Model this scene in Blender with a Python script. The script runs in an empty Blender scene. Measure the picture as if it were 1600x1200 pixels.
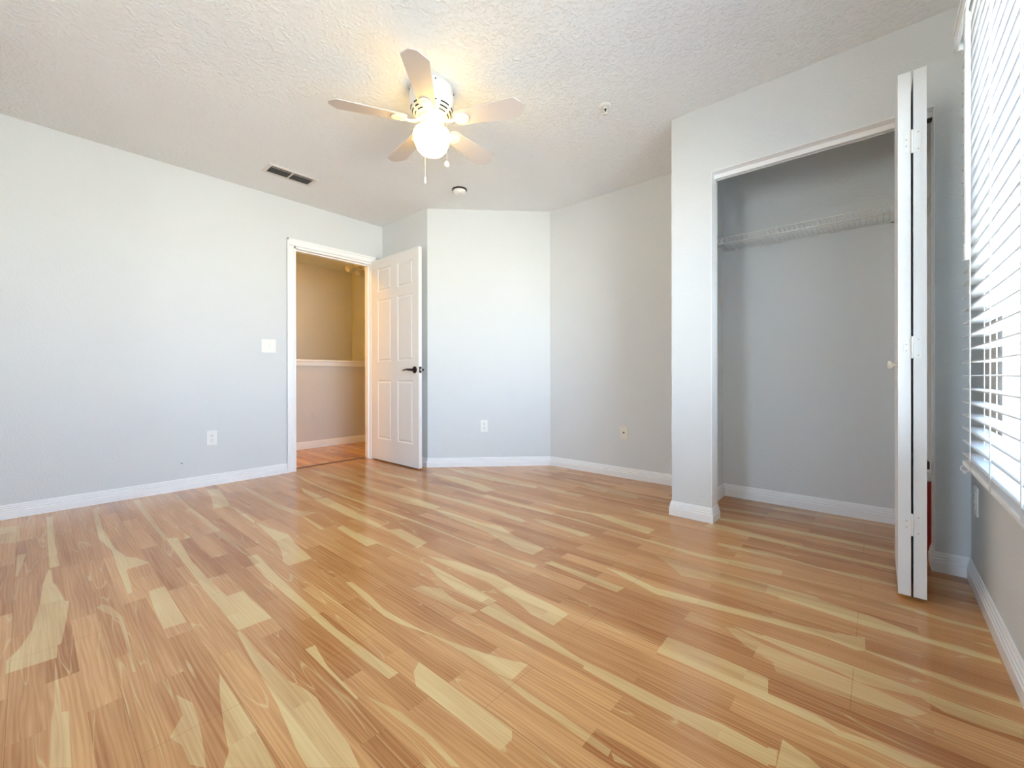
import bpy, bmesh, math, random
from mathutils import Vector, Matrix
random.seed(7)
scn = bpy.context.scene
col = scn.collection
R = math.radians

# ------------------------------------------------------------------ camera
F_PX, CY = 659.22, 588.32
YAW, PITCH, ROLL, CAM_H = R(40.996), R(-0.065), R(-0.10), 0.859
_F = Vector((-math.sin(YAW)*math.cos(PITCH), math.cos(YAW)*math.cos(PITCH), math.sin(PITCH)))
_R = Vector((math.cos(YAW), math.sin(YAW), 0))
_U = _R.cross(_F)
_R2 = math.cos(ROLL)*_R + math.sin(ROLL)*_U
_U2 = math.cos(ROLL)*_U - math.sin(ROLL)*_R
cam = bpy.data.cameras.new('camera')
cam_o = bpy.data.objects.new('camera', cam); col.objects.link(cam_o)
cam.sensor_width = 36; cam.lens = F_PX*36/1600
cam.shift_y = -(600-CY)/1600
cam.clip_start = 0.01
cam_o.matrix_world = Matrix(((_R2.x, _U2.x, -_F.x, 0), (_R2.y, _U2.y, -_F.y, 0), (_R2.z, _U2.z, -_F.z, CAM_H), (0, 0, 0, 1)))
scn.camera = cam_o

# ------------------------------------------------------------------ exposure
scn.view_settings.view_transform = 'Standard'
scn.view_settings.look = 'None'
scn.view_settings.gamma = 1
scn.view_settings.exposure = 1.0
scn.view_settings.use_curve_mapping = False
try:
    scn.cycles.max_bounces = 14; scn.cycles.diffuse_bounces = 10; scn.cycles.glossy_bounces = 4
    scn.cycles.sample_clamp_indirect = 6
    scn.cycles.use_denoising = True
except Exception:
    pass

# ------------------------------------------------------------------ room plan (metres; camera above the origin)
XL, XR = -3.98, 0.2946          # left wall, window wall
YA, YC, YD = 2.6205, 3.308, 2.4825   # closet front, alcove back, wall behind the door
XD = -3.2138                    # where the diagonal wall starts
XCOL = -0.967                   # left corner of the closet block
YB = -2.05                      # wall behind the camera
H = 2.44
CX0, CX1, CZ = -0.738, 0.187, 2.047   # closet opening
CYI = YA+0.115                  # inner face of the closet front wall
CYB = 3.288                     # closet back wall
WY0, WY1, WZ0, WZ1 = 0.12, 2.02, 0.60, 1.98   # window opening
WX = XR+0.17
W2X0, W2X1 = -1.35, -0.75      # added unseen window behind the viewer, supplies extra daylight
DY0, DY1, DZ = 1.583, 2.357, 2.035   # doorway in the left wall

# ------------------------------------------------------------------ daylight
SKY = 15.0
world = bpy.data.worlds.new('daylight'); scn.world = world
world.use_nodes = True
wn, wl = world.node_tree.nodes, world.node_tree.links
wn.clear()
tc = wn.new('ShaderNodeTexCoord'); sp = wn.new('ShaderNodeSeparateXYZ'); mr = wn.new('ShaderNodeMapRange')
rp = wn.new('ShaderNodeValToRGB'); bg = wn.new('ShaderNodeBackground'); wo = wn.new('ShaderNodeOutputWorld')
wl.new(tc.outputs['Generated'], sp.inputs[0]); wl.new(sp.outputs['Z'], mr.inputs['Value'])
mr.inputs['From Min'].default_value = -1; mr.inputs['From Max'].default_value = 1
wl.new(mr.outputs[0], rp.inputs[0]); wl.new(rp.outputs[0], bg.inputs[0]); wl.new(bg.outputs[0], wo.inputs[0])
cr = rp.color_ramp
cr.elements[0].position = 0.0; cr.elements[0].color = (0.80, 0.80, 0.76, 1)
cr.elements[1].position = 1.0; cr.elements[1].color = (0.26, 0.42, 0.78, 1)
for pos, c in ((0.35, (0.96, 0.96, 0.91, 1)), (0.485, (0.90, 0.92, 0.90, 1)), (0.52, (0.66, 0.78, 0.95, 1)), (0.7, (0.46, 0.64, 0.95, 1))):
    e = cr.elements.new(pos); e.color = c
bg.inputs[1].default_value = SKY
# portals in the window openings: guide the sky light, give none of their own
for rear, a_, b_ in ((0, WY0, WY1), (1, W2X0, W2X1)):
  pl = bpy.data.lights.new('window_daylight_portal', 'AREA')
  pl.shape = 'RECTANGLE'; pl.size = b_-a_; pl.size_y = WZ1-WZ0
  try: pl.cycles.is_portal = True
  except Exception: pass
  po = bpy.data.objects.new('window_daylight_portal', pl); col.objects.link(po)
  po.location = ((a_+b_)/2, YB-0.19, (WZ0+WZ1)/2) if rear else (WX+0.02, (a_+b_)/2, (WZ0+WZ1)/2)
  po.rotation_euler = Vector((0, 1, 0) if rear else (-1, 0, 0)).to_track_quat('-Z', 'Z').to_euler()

# ------------------------------------------------------------------ materials
def mat(name, rgb, rough=0.5, metal=0.0, bump=None, spec=0.5, emit=None):
    m = bpy.data.materials.new(name); m.use_nodes = True
    nt = m.node_tree; b = nt.nodes['Principled BSDF']
    b.inputs['Base Color'].default_value = (*rgb, 1)
    b.inputs['Roughness'].default_value = rough
    b.inputs['Metallic'].default_value = metal
    b.inputs['Specular IOR Level'].default_value = spec
    # faint tonal variation so no surface is one flat value
    tc = nt.nodes.new('ShaderNodeTexCoord'); n = nt.nodes.new('ShaderNodeTexNoise'); n.inputs['Scale'].default_value = 3.0
    mx = nt.nodes.new('ShaderNodeMix'); mx.data_type = 'RGBA'; mx.blend_type = 'MIX'
    mx.inputs[6].default_value = (*[c*0.985 for c in rgb], 1); mx.inputs[7].default_value = (*[min(1, c*1.015) for c in rgb], 1)
    nt.links.new(tc.outputs['Object'], n.inputs['Vector']); nt.links.new(n.outputs['Fac'], mx.inputs[0])
    nt.links.new(mx.outputs[2], b.inputs['Base Color'])
    if bump:
        sc, st, dist, th = bump
        n2 = nt.nodes.new('ShaderNodeTexNoise'); n2.inputs['Scale'].default_value = sc; n2.inputs['Detail'].default_value = 3
        cr = nt.nodes.new('ShaderNodeMapRange'); cr.inputs['From Min'].default_value = th; cr.inputs['From Max'].default_value = th+0.18
        bp = nt.nodes.new('ShaderNodeBump'); bp.inputs['Strength'].default_value = st; bp.inputs['Distance'].default_value = dist
        nt.links.new(tc.outputs['Object'], n2.inputs['Vector']); nt.links.new(n2.outputs['Fac'], cr.inputs['Value'])
        nt.links.new(cr.outputs[0], bp.inputs['Height']); nt.links.new(bp.outputs[0], b.inputs['Normal'])
    if emit:
        b.inputs['Emission Color'].default_value = (*emit[0], 1); b.inputs['Emission Strength'].default_value = emit[1]
    return m

M_WALL = mat('grey wall paint', (0.70, 0.715, 0.712), 0.6, bump=(105, 0.22, 0.003, 0.44), spec=0.3)
M_HALL = mat('hall wall paint', (0.64, 0.63, 0.62), 0.6, bump=(105, 0.2, 0.003, 0.44), spec=0.3)
M_CEIL = mat('textured ceiling paint', (0.85, 0.875, 0.89), 0.8, bump=(56, 0.55, 0.005, 0.46), spec=0.2)
M_TRIM = mat('white trim paint', (0.90, 0.90, 0.90), 0.3)
M_DOOR = mat('white door paint', (0.84, 0.825, 0.80), 0.35)
M_BIF = mat('white bifold paint', (0.84, 0.85, 0.84), 0.4)
M_PLASTIC = mat('white plastic', (0.86, 0.86, 0.83), 0.3)
M_CREAM = mat('cream plastic', (0.80, 0.76, 0.66), 0.35)
M_DARK = mat('dark slot', (0.02, 0.02, 0.02), 0.6)
M_BRONZE = mat('dark bronze metal', (0.035, 0.022, 0.018), 0.3, 0.7)
M_STEEL = mat('brushed steel', (0.6, 0.6, 0.6), 0.3, 0.9)
M_FAN = mat('white fan enamel', (0.83, 0.82, 0.80), 0.3)
M_BLADE = mat('pale fan blade', (0.62, 0.57, 0.55), 0.45)
M_WIRE = mat('white coated wire', (0.80, 0.80, 0.76), 0.4)
M_SLAT = mat('white blind slat', (0.86, 0.88, 0.90), 0.35)
M_CORD = mat('white cord', (0.88, 0.88, 0.86), 0.8)
M_RED = mat('red enamel', (0.42, 0.008, 0.006), 0.3)
M_BLACK = mat('black plastic', (0.012, 0.012, 0.012), 0.4)
M_VENTIN = mat('dark duct', (0.035, 0.032, 0.028), 0.8)
M_VENT = mat('vent enamel', (0.72, 0.70, 0.66), 0.4)
M_VSLAT = mat('shadowed louver enamel', (0.30, 0.29, 0.26), 0.5)  # louver shade put into a darker enamel colour
M_GLOBE = mat('lit glass globe', (0.9, 0.85, 0.75), 0.2, emit=((1.0, 0.64, 0.15), 9.5))
M_HLAMP = mat('lit hall globe', (0.9, 0.8, 0.6), 0.2, emit=((1.0, 0.50, 0.045), 76.0))
M_SHADE = mat('frosted glass', (0.92, 0.88, 0.78), 0.3)
M_VINYL = mat('white vinyl window frame', (0.82, 0.83, 0.84), 0.35)
M_SILL = mat('pale marble sill', (0.74, 0.73, 0.70), 0.25)

def glass_mat():
    m = bpy.data.materials.new('clear window glass'); m.use_nodes = True
    nt = m.node_tree; nt.nodes.clear()
    o = nt.nodes.new('ShaderNodeOutputMaterial'); t = nt.nodes.new('ShaderNodeBsdfTransparent'); g = nt.nodes.new('ShaderNodeBsdfGlossy')
    g.inputs['Roughness'].default_value = 0.02; t.inputs[0].default_value = (0.93, 0.96, 0.96, 1)
    fr = nt.nodes.new('ShaderNodeFresnel'); fr.inputs[0].default_value = 1.35
    mx = nt.nodes.new('ShaderNodeMixShader')
    nt.links.new(fr.outputs[0], mx.inputs[0]); nt.links.new(t.outputs[0], mx.inputs[1]); nt.links.new(g.outputs[0], mx.inputs[2]); nt.links.new(mx.outputs[0], o.inputs[0])
    return m
M_GLASS = glass_mat()

def wood(name, sap):
    """strip laminate: planks 0.2026 m wide, three printed strips each, running along X. sap = 0 heartwood .. 1 pale sapwood"""
    m = bpy.data.materials.new(name); m.use_nodes = True
    nt = m.node_tree; N, L = nt.nodes, nt.links; b = N['Principled BSDF']
    def nd(t, **kw):
        n = N.new(t)
        for k, v in kw.items():
            if k in n.inputs: n.inputs[k].default_value = v
            else: setattr(n, k, v)
        return n
    geo = nd('ShaderNodeNewGeometry')
    mp = nd('ShaderNodeMapping'); mp.inputs['Location'].default_value = (20.13, 20.2600-1.383, 0)
    L.new(geo.outputs['Position'], mp.inputs[0])
    def brick(w, h, mortar, off, fr):
        k = nd('ShaderNodeTexBrick'); k.offset = off; k.offset_frequency = fr; k.squash = 1.0
        k.inputs['Scale'].default_value = 1; k.inputs['Brick Width'].default_value = w; k.inputs['Row Height'].default_value = h
        k.inputs['Mortar Size'].default_value = mortar; k.inputs['Mortar Smooth'].default_value = 0
        k.inputs['Color1'].default_value = (0, 0, 0, 1); k.inputs['Color2'].default_value = (1, 1, 1, 1); k.inputs['Mortar'].default_value = (0.5, 0.5, 0.5, 1)
        L.new(mp.outputs[0], k.inputs['Vector']); return k
    strip = brick(0.62, 0.2026/3, 0.0, 0.37, 2)
    plank = brick(1.21, 0.2026, 0.0006, 0.41, 2)
    sx = nd('ShaderNodeSeparateXYZ'); L.new(mp.outputs[0], sx.inputs[0])
    def math_(op, a, bb=None):
        n = nd('ShaderNodeMath', operation=op)
        for i, v in enumerate((a, bb)):
            if v is None: continue
            if isinstance(v, (int, float)): n.inputs[i].default_value = v
            else: L.new(v, n.inputs[i])
        return n.outputs[0]
    rnd = nd('ShaderNodeRGBToBW'); L.new(strip.outputs['Color'], rnd.inputs[0])
    r = rnd.outputs[0]
    # grain coordinates, shifted per strip
    cb = nd('ShaderNodeCombineXYZ')
    L.new(math_('ADD', sx.outputs[0], math_('MULTIPLY', r, 7.3)), cb.inputs[0])
    L.new(math_('MULTIPLY', sx.outputs[1], 13.0), cb.inputs[1]); L.new(math_('MULTIPLY', r, 31.0), cb.inputs[2])
    warp = nd('ShaderNodeTexNoise', Scale=1.6, Detail=2.0); L.new(cb.outputs[0], warp.inputs['Vector'])
    ad = nd('ShaderNodeVectorMath', operation='MULTIPLY_ADD'); L.new(warp.outputs['Color'], ad.inputs[0]); ad.inputs[1].default_value = (0.35, 0.6, 0.3); L.new(cb.outputs[0], ad.inputs[2])
    big = nd('ShaderNodeTexNoise', Scale=1.3, Detail=3.0); L.new(ad.outputs[0], big.inputs['Vector'])
    wv = nd('ShaderNodeTexWave', Scale=2.2, Distortion=6.0, Detail=3.0); wv.bands_direction = 'Y'; wv.inputs['Detail Scale'].default_value = 1.2
    L.new(ad.outputs[0], wv.inputs['Vector'])
    mp2 = nd('ShaderNodeMapping'); mp2.inputs['Scale'].default_value = (4, 160, 1); L.new(geo.outputs['Position'], mp2.inputs[0])
    fine = nd('ShaderNodeTexNoise', Scale=1.0, Detail=4.0); L.new(mp2.outputs[0], fine.inputs['Vector'])
    ramp = nd('ShaderNodeValToRGB'); e = ramp.color_ramp.elements
    e[0].position = 0.25; e[0].color = (0.37, 0.135, 0.036, 1); e[1].position = 0.74; e[1].color = (0.70, 0.375, 0.145, 1)
    v = math_('ADD', math_('MULTIPLY', r, 0.30), math_('ADD', math_('MULTIPLY', big.outputs['Fac'], 0.55), math_('ADD', math_('MULTIPLY', wv.outputs['Fac'], 0.13), math_('MULTIPLY', fine.outputs['Fac'], 0.40))))
    v = math_('SUBTRACT', v, 0.20)
    L.new(v, ramp.inputs[0])
    # thin pale veins
    vein = nd('ShaderNodeTexNoise', Scale=1.1, Detail=1.0); L.new(ad.outputs[0], vein.inputs['Vector'])
    vn = nd('ShaderNodeMapRange'); vn.inputs['From Min'].default_value = 0.0; vn.inputs['From Max'].default_value = 0.009; vn.inputs['To Min'].default_value = 0.7; vn.inputs['To Max'].default_value = 0.0
    L.new(math_('ABSOLUTE', math_('SUBTRACT', vein.outputs['Fac'], 0.56)), vn.inputs['Value'])
    pr = nd('ShaderNodeValToRGB'); e = pr.color_ramp.elements
    e[0].position = 0.2; e[0].color = (0.62, 0.39, 0.155, 1); e[1].position = 0.7; e[1].color = (0.76, 0.55, 0.26, 1); L.new(v, pr.inputs[0])
    mx = nd('ShaderNodeMix', data_type='RGBA'); L.new(ramp.outputs[0], mx.inputs[6]); L.new(pr.outputs[0], mx.inputs[7])
    if sap >= 1:
        sm = nd('ShaderNodeMapRange'); sm.inputs['From Min'].default_value = 0.35; sm.inputs['From Max'].default_value = 0.6; sm.inputs['To Min'].default_value = 0.68; sm.inputs['To Max'].default_value = 1.0
        L.new(big.outputs['Fac'], sm.inputs['Value']); L.new(sm.outputs[0], mx.inputs[0])
    elif sap > 0: L.new(math_('MULTIPLY', big.outputs['Fac'], sap*1.9), mx.inputs[0])
    else: L.new(vn.outputs[0], mx.inputs[0])
    seam = nd('ShaderNodeMix', data_type='RGBA', blend_type='MULTIPLY'); L.new(math_('MULTIPLY', plank.outputs['Fac'], 0.55), seam.inputs[0]); L.new(mx.outputs[2], seam.inputs[6]); seam.inputs[7].default_value = (0.25, 0.16, 0.1, 1)
    L.new(seam.outputs[2], b.inputs['Base Color'])
    rr = nd('ShaderNodeMapRange'); rr.inputs['To Min'].default_value = 0.14; rr.inputs['To Max'].default_value = 0.22; L.new(fine.outputs['Fac'], rr.inputs['Value']); L.new(rr.outputs[0], b.inputs['Roughness'])
    b.inputs['Specular IOR Level'].default_value = 0.5
    bp = nd('ShaderNodeBump'); bp.inputs['Strength'].default_value = 0.05; bp.inputs['Distance'].default_value = 0.001; L.new(fine.outputs['Fac'], bp.inputs['Height']); L.new(bp.outputs[0], b.inputs['Normal'])
    return m
M_FLOOR = wood('strip laminate heartwood', 0)
M_SAP = wood('strip laminate sapwood', 1)
M_SEMI = wood('strip laminate half sapwood', 0.6)

# ------------------------------------------------------------------ mesh helpers
def box(bm, x0, x1, y0, y1, z0, z1, mi=0):
    v = [bm.verts.new(p) for p in ((x0,y0,z0),(x1,y0,z0),(x1,y1,z0),(x0,y1,z0),(x0,y0,z1),(x1,y0,z1),(x1,y1,z1),(x0,y1,z1))]
    for f in ((3,2,1,0),(4,5,6,7),(0,1,5,4),(1,2,6,5),(2,3,7,6),(3,0,4,7)):
        g = bm.faces.new([v[i] for i in f]); g.material_index = mi
def prism(bm, pts, z0, z1, mi=0):
    a = [bm.verts.new((x, y, z0)) for x, y in pts]; b = [bm.verts.new((x, y, z1)) for x, y in pts]
    n = len(pts)
    bm.faces.new(a[::-1]).material_index = mi; bm.faces.new(b).material_index = mi
    for i in range(n):
        bm.faces.new((a[i], a[(i+1) % n], b[(i+1) % n], b[i])).material_index = mi
def lathe(bm, prof, c=(0,0,0), seg=48, mi=0, axis='Z', caps=True, smooth=True):
    rings = []
    for r, z in prof:
        ring = []
        for i in range(seg):
            t = 2*math.pi*i/seg; a, b_ = r*math.cos(t), r*math.sin(t)
            p = {'Z': (a, b_, z), 'Y': (a, z, b_), 'X': (z, a, b_)}[axis]
            ring.append(bm.verts.new((c[0]+p[0], c[1]+p[1], c[2]+p[2])))
        rings.append(ring)
    for k in range(len(rings)-1):
        for i in range(seg):
            f = bm.faces.new((rings[k][i], rings[k][(i+1) % seg], rings[k+1][(i+1) % seg], rings[k+1][i])); f.smooth = smooth; f.material_index = mi
    if caps:
        for ring in (rings[0], rings[-1]):
            bm.faces.new(ring).material_index = mi
def tube(bm, pts, r, seg=8, mi=0):
    pts = [Vector(p) for p in pts]; rings = []
    rr = r if isinstance(r, (list, tuple)) else [r]*len(pts)
    ref = None
    for i, p in enumerate(pts):
        d = (pts[min(i+1, len(pts)-1)]-pts[max(i-1, 0)]).normalized()
        if ref is None: ref = Vector((0, 0, 1)) if abs(d.z) < 0.9 else Vector((1, 0, 0))
        u = d.cross(ref).normalized(); w = u.cross(d).normalized(); ref = w if ref is not None else ref
        rings.append([bm.verts.new(p+rr[i]*(math.cos(2*math.pi*k/seg)*u+math.sin(2*math.pi*k/seg)*w)) for k in range(seg)])
    for k in range(len(rings)-1):
        for i in range(seg):
            f = bm.faces.new((rings[k][i], rings[k][(i+1) % seg], rings[k+1][(i+1) % seg], rings[k+1][i])); f.smooth = True; f.material_index = mi
    for ring in (rings[0], rings[-1]): bm.faces.new(ring).material_index = mi
def sphere(bm, c, r, mi=0, sc=(1, 1, 1), seg=20):
    res = bmesh.ops.create_uvsphere(bm, u_segments=seg, v_segments=seg//2, radius=r, matrix=Matrix.Translation(c) @ Matrix.Diagonal((*sc, 1)))
    for v in res['verts']:
        for f in v.link_faces: f.smooth = True; f.material_index = mi
def obj(name, bm, mats, parent=None, loc=(0, 0, 0), rot=(0, 0, 0), bevel=0.0, bseg=2):
    bmesh.ops.recalc_face_normals(bm, faces=bm.faces)
    me = bpy.data.meshes.new(name); bm.to_mesh(me); bm.free()
    for m in (mats if isinstance(mats, (list, tuple)) else [mats]): me.materials.append(m)
    o = bpy.data.objects.new(name, me); col.objects.link(o)
    o.location = loc; o.rotation_euler = rot
    if parent: o.parent = parent
    if bevel:
        md = o.modifiers.new('bevel', 'BEVEL'); md.width = bevel; md.segments = bseg; md.limit_method = 'ANGLE'; md.angle_limit = R(40)
    return o
def tag(o, label, cat, group=None, kind=None):
    o['label'] = label; o['category'] = cat
    if group: o['group'] = group
    if kind: o['kind'] = kind
    return o
def thing(name, label, cat, loc=(0, 0, 0), rotz=0, group=None, kind=None):
    o = bpy.data.objects.new(name, None); col.objects.link(o); o.location = loc; o.rotation_euler = (0, 0, rotz)
    o.empty_display_size = 0.05
    return tag(o, label, cat, group, kind)
def B(): return bmesh.new()
def boxes(*bs):
    bm = B()
    for b in bs: box(bm, *b)
    return bm
SAP=[
(1,[(-2.794,0.061),(-2.78,0.069),(-2.605,0.07),(-2.555,0.078),(-2.354,0.096),(-2.344,0.105),(-2.2,0.094),(-1.989,0.072),(-1.982,0.063),(-1.898,0.059),(-1.906,-0.042),(-1.992,-0.042),(-2.05,-0.017),(-2.166,0.01),(-2.386,0.031),(-2.598,0.041)]),
(1,[(-2.206,0.319),(-2.212,0.37),(-1.829,0.365),(-1.836,0.305),(-2.032,0.308)]),
(1,[(-2.858,0.482),(-2.83,0.528),(-2.407,0.502),(-2.124,0.503),(-1.925,0.513),(-1.924,0.568),(-1.838,0.565),(-1.704,0.57),(-1.629,0.571),(-1.634,0.521),(-1.635,0.468),(-1.989,0.466),(-2.414,0.474)]),
(1,[(-1.631,0.462),(-1.626,0.47),(-1.47,0.469),(-1.346,0.48),(-1.262,0.483),(-1.18,0.502),(-1.134,0.507),(-1.07,0.499),(-1.001,0.494),(-0.935,0.492),(-0.859,0.478),(-0.947,0.402),(-1.015,0.406),(-1.09,0.417),(-1.192,0.429),(-1.341,0.44),(-1.42,0.444)]),
(1,[(-1.44,0.364),(-1.29,0.365),(-1.144,0.364),(-0.997,0.358),(-1.085,0.282),(-1.123,0.302),(-1.208,0.315),(-1.337,0.339)]),
(2,[(-1.434,0.263),(-1.367,0.284),(-1.285,0.28),(-1.222,0.273),(-1.114,0.257),(-1.15,0.236),(-1.224,0.236),(-1.274,0.222),(-1.334,0.258)]),
(2,[(-1.891,0.055),(-1.785,0.057),(-1.581,0.057),(-1.571,0.069),(-1.339,0.063),(-1.375,0.031),(-1.564,0.039),(-1.634,0.046)]),
(1,[(-3.847,0.078),(-3.848,0.104),(-3.194,0.095),(-2.812,0.098),(-2.807,0.067),(-3.222,0.07)]),
(2,[(-3.771,-0.101),(-3.748,-0.03),(-3.375,-0.028),(-3.41,-0.091)]),
(1,[(-3.133,-0.031),(-3.127,-0.002),(-2.804,-0.027),(-2.801,-0.034)]),
(1,[(-3.859,0.281),(-3.853,0.295),(-3.328,0.281),(-3.141,0.283),(-2.877,0.288),(-2.709,0.311),(-2.662,0.339),(-2.539,0.372),(-2.529,0.29),(-2.246,0.276),(-2.236,0.261),(-2.556,0.266),(-2.863,0.275),(-3.111,0.25),(-3.428,0.262)]),
(2,[(-3.897,0.481),(-3.893,0.514),(-3.28,0.498),(-2.807,0.484),(-2.854,0.472),(-3.439,0.476)]),
(1,[(-3.857,0.895),(-3.809,0.965),(-3.257,0.888),(-3.261,0.795),(-3.576,0.858)]),
(2,[(-3.851,0.701),(-3.864,0.717),(-3.368,0.703),(-2.717,0.71),(-2.273,0.698),(-2.327,0.687),(-2.75,0.681),(-3.343,0.681)]),
(2,[(-3.88,1.114),(-3.495,1.117),(-3.107,1.111),(-2.853,1.125),(-2.671,1.197),(-2.662,1.105),(-2.967,1.07),(-3.369,1.077),(-3.676,1.098)]),
(1,[(-3.257,0.888),(-3.093,0.896),(-2.805,0.888),(-2.759,0.873),(-3.072,0.873)]),
(1,[(-2.665,1.102),(-2.641,1.115),(-2.344,1.095),(-2.364,1.077)]),
(1,[(-2.28,0.689),(-2.263,0.728),(-1.951,0.709),(-1.667,0.697),(-1.394,0.689),(-1.05,0.705),(-1.049,0.672),(-1.206,0.667),(-1.524,0.665),(-1.977,0.668)]),
(1,[(-1.362,0.572),(-1.36,0.603),(-1.228,0.582),(-1.121,0.581),(-1.05,0.58),(-1.047,0.572),(-1.159,0.572)]),
(1,[(-1.678,0.871),(-1.664,0.891),(-1.524,0.883),(-1.375,0.861),(-1.196,0.872),(-1.088,0.889),(-0.995,0.91),(-0.927,0.928),(-0.835,0.959),(-0.809,0.972),(-0.788,0.977),(-0.783,0.898),(-0.846,0.886),(-0.972,0.889),(-1.118,0.88),(-1.253,0.847),(-1.338,0.838),(-1.537,0.856)]),
(1,[(-1.044,0.773),(-0.671,0.77),(-0.655,0.751),(-0.655,0.712),(-0.731,0.709),(-0.805,0.709),(-0.967,0.706),(-1.02,0.735)]),
(1,[(-1.571,1.2),(-1.496,1.205),(-1.382,1.2),(-1.102,1.177),(-1.104,1.131),(-1.279,1.127),(-1.434,1.155)]),
(2,[(-1.426,1.018),(-1.413,1.063),(-1.333,1.098),(-1.229,1.075),(-1.108,1.085),(-1.111,1.048),(-1.262,1.032)]),
(1,[(-1.106,1.087),(-1.1,1.16),(-0.682,1.101),(-0.543,1.105),(-0.409,1.106),(-0.297,1.123),(-0.193,1.118),(-0.184,1.067),(-0.247,1.065),(-0.355,1.066),(-0.477,1.062),(-0.655,1.069),(-0.66,1.082)]),
(1,[(-2.213,1.718),(-2.056,1.746),(-1.767,1.744),(-1.63,1.776),(-1.488,1.722),(-1.255,1.691),(-1.255,1.594),(-1.352,1.59),(-1.617,1.657),(-1.905,1.68)]),
(1,[(-1.636,1.254),(-1.478,1.303),(-1.309,1.322),(-1.249,1.33),(-1.144,1.313),(-1.045,1.297),(-0.926,1.292),(-0.845,1.278),(-0.845,1.188),(-0.945,1.191),(-1.029,1.218),(-1.228,1.258),(-1.417,1.249),(-1.565,1.251)]),
(1,[(-2.983,1.315),(-2.962,1.395),(-2.547,1.366),(-2.212,1.344),(-2.072,1.329),(-2.031,1.38),(-1.761,1.356),(-1.74,1.281),(-2.016,1.313),(-2.489,1.293)]),
(1,[(-3.382,1.393),(-2.991,1.386),(-2.987,1.328),(-3.201,1.341)]),
(1,[(-2.317,1.151),(-2.33,1.19),(-1.943,1.186),(-1.953,1.124)]),
(1,[(-2.767,0.884),(-2.61,0.899),(-2.425,0.931),(-2.255,0.904),(-2.019,0.882),(-2.019,0.782),(-2.085,0.779),(-2.205,0.817),(-2.381,0.851)]),
(1,[(-3.898,1.551),(-3.292,1.501),(-2.593,1.505),(-2.075,1.516),(-1.641,1.502),(-1.31,1.505),(-1.172,1.523),(-1.163,1.489),(-1.504,1.484),(-1.898,1.495),(-2.369,1.485),(-2.989,1.479),(-3.569,1.496)]),
(1,[(-2.725,1.415),(-2.448,1.409),(-2.51,1.389)]),
(2,[(-4.01,1.709),(-3.56,1.762),(-2.791,1.75),(-2.455,1.794),(-2.167,1.779),(-2.171,1.71),(-2.476,1.677),(-3.195,1.714),(-3.666,1.671)]),
(1,[(-2.455,1.794),(-2.167,1.779),(-2.171,1.71),(-2.429,1.683)]),
(1,[(-2.789,1.933),(-2.315,1.966),(-1.847,1.967),(-1.656,1.962),(-1.569,1.933),(-1.582,1.904),(-2.103,1.926),(-2.609,1.906)]),
(1,[(-4.042,2.169),(-3.35,2.102),(-2.88,2.121),(-2.847,2.08),(-3.29,2.032)]),
(1,[(-2.767,2.148),(-2.37,2.17),(-1.887,2.168),(-1.37,2.159),(-0.957,2.135),(-0.633,2.129),(-0.5,2.157),(-0.32,2.175),(-0.315,2.121),(-0.454,2.1),(-0.657,2.09),(-1.044,2.126),(-1.471,2.137),(-1.847,2.122),(-2.416,2.131)]),
(1,[(-2.949,2.324),(-2.723,2.402),(-2.396,2.366),(-2.17,2.312),(-2.204,2.226),(-2.474,2.266)]),
(1,[(-3.09,2.587),(-2.651,2.618),(-2.253,2.589),(-2.003,2.606),(-1.978,2.554),(-2.351,2.505),(-2.736,2.506)]),
(2,[(-1.985,2.622),(-1.593,2.639),(-1.607,2.574),(-1.839,2.567)]),
(2,[(-2.216,2.975),(-1.566,2.92),(-1.074,2.881),(-1.06,2.845),(-1.522,2.839)]),
(2,[(-2.327,3.149),(-1.94,3.187),(-1.935,3.153),(-2.236,3.123)]),
(2,[(-1.736,2.804),(-1.522,2.839),(-1.28,2.855),(-1.272,2.785),(-1.557,2.781)]),
(1,[(-1.753,2.298),(-1.46,2.3),(-1.26,2.35),(-1.14,2.32),(-0.943,2.301),(-0.946,2.213),(-1.097,2.234),(-1.342,2.299),(-1.556,2.261)]),
(1,[(-1.572,1.997),(-1.507,2.023),(-1.174,2.001),(-1.194,1.945),(-1.466,1.968)]),
(2,[(-1.234,2.581),(-1.099,2.569),(-0.969,2.561),(-0.946,2.487),(-1.067,2.496)]),
(1,[(-0.929,1.701),(-0.839,1.707),(-0.681,1.669),(-0.532,1.692),(-0.298,1.73),(-0.218,1.741),(-0.118,1.762),(-0.035,1.8),(-0.031,1.715),(-0.054,1.698),(-0.136,1.712),(-0.291,1.691),(-0.491,1.653),(-0.661,1.621),(-0.827,1.669)]),
(1,[(-1.164,1.562),(-1.143,1.596),(-0.779,1.585),(-0.785,1.535),(-0.94,1.543)]),
(2,[(-0.805,1.975),(-0.66,1.986),(-0.346,2.007),(-0.337,1.911),(-0.498,1.888),(-0.639,1.841),(-0.681,1.884),(-0.762,1.943)]),
(1,[(-0.345,2.003),(-0.184,2.008),(-0.168,1.992),(-0.023,1.974),(0.113,1.928),(0.194,1.938),(0.276,1.929),(0.275,1.9),(0.189,1.893),(0.108,1.895),(-0.039,1.884),(-0.174,1.898),(-0.33,1.914),(-0.337,1.911)]),
(1,[(-0.626,2.329),(-0.407,2.366),(-0.213,2.328),(-0.048,2.351),(0.056,2.345),(0.055,2.316),(-0.1,2.306),(-0.335,2.322),(-0.532,2.296),(-0.618,2.3)]),
(1,[(-0.756,2.545),(-0.733,2.616),(-0.523,2.599),(-0.301,2.561),(-0.11,2.55),(0.058,2.552),(0.057,2.51),(-0.108,2.506),(-0.295,2.513),(-0.508,2.522),(-0.709,2.529)]),
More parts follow.
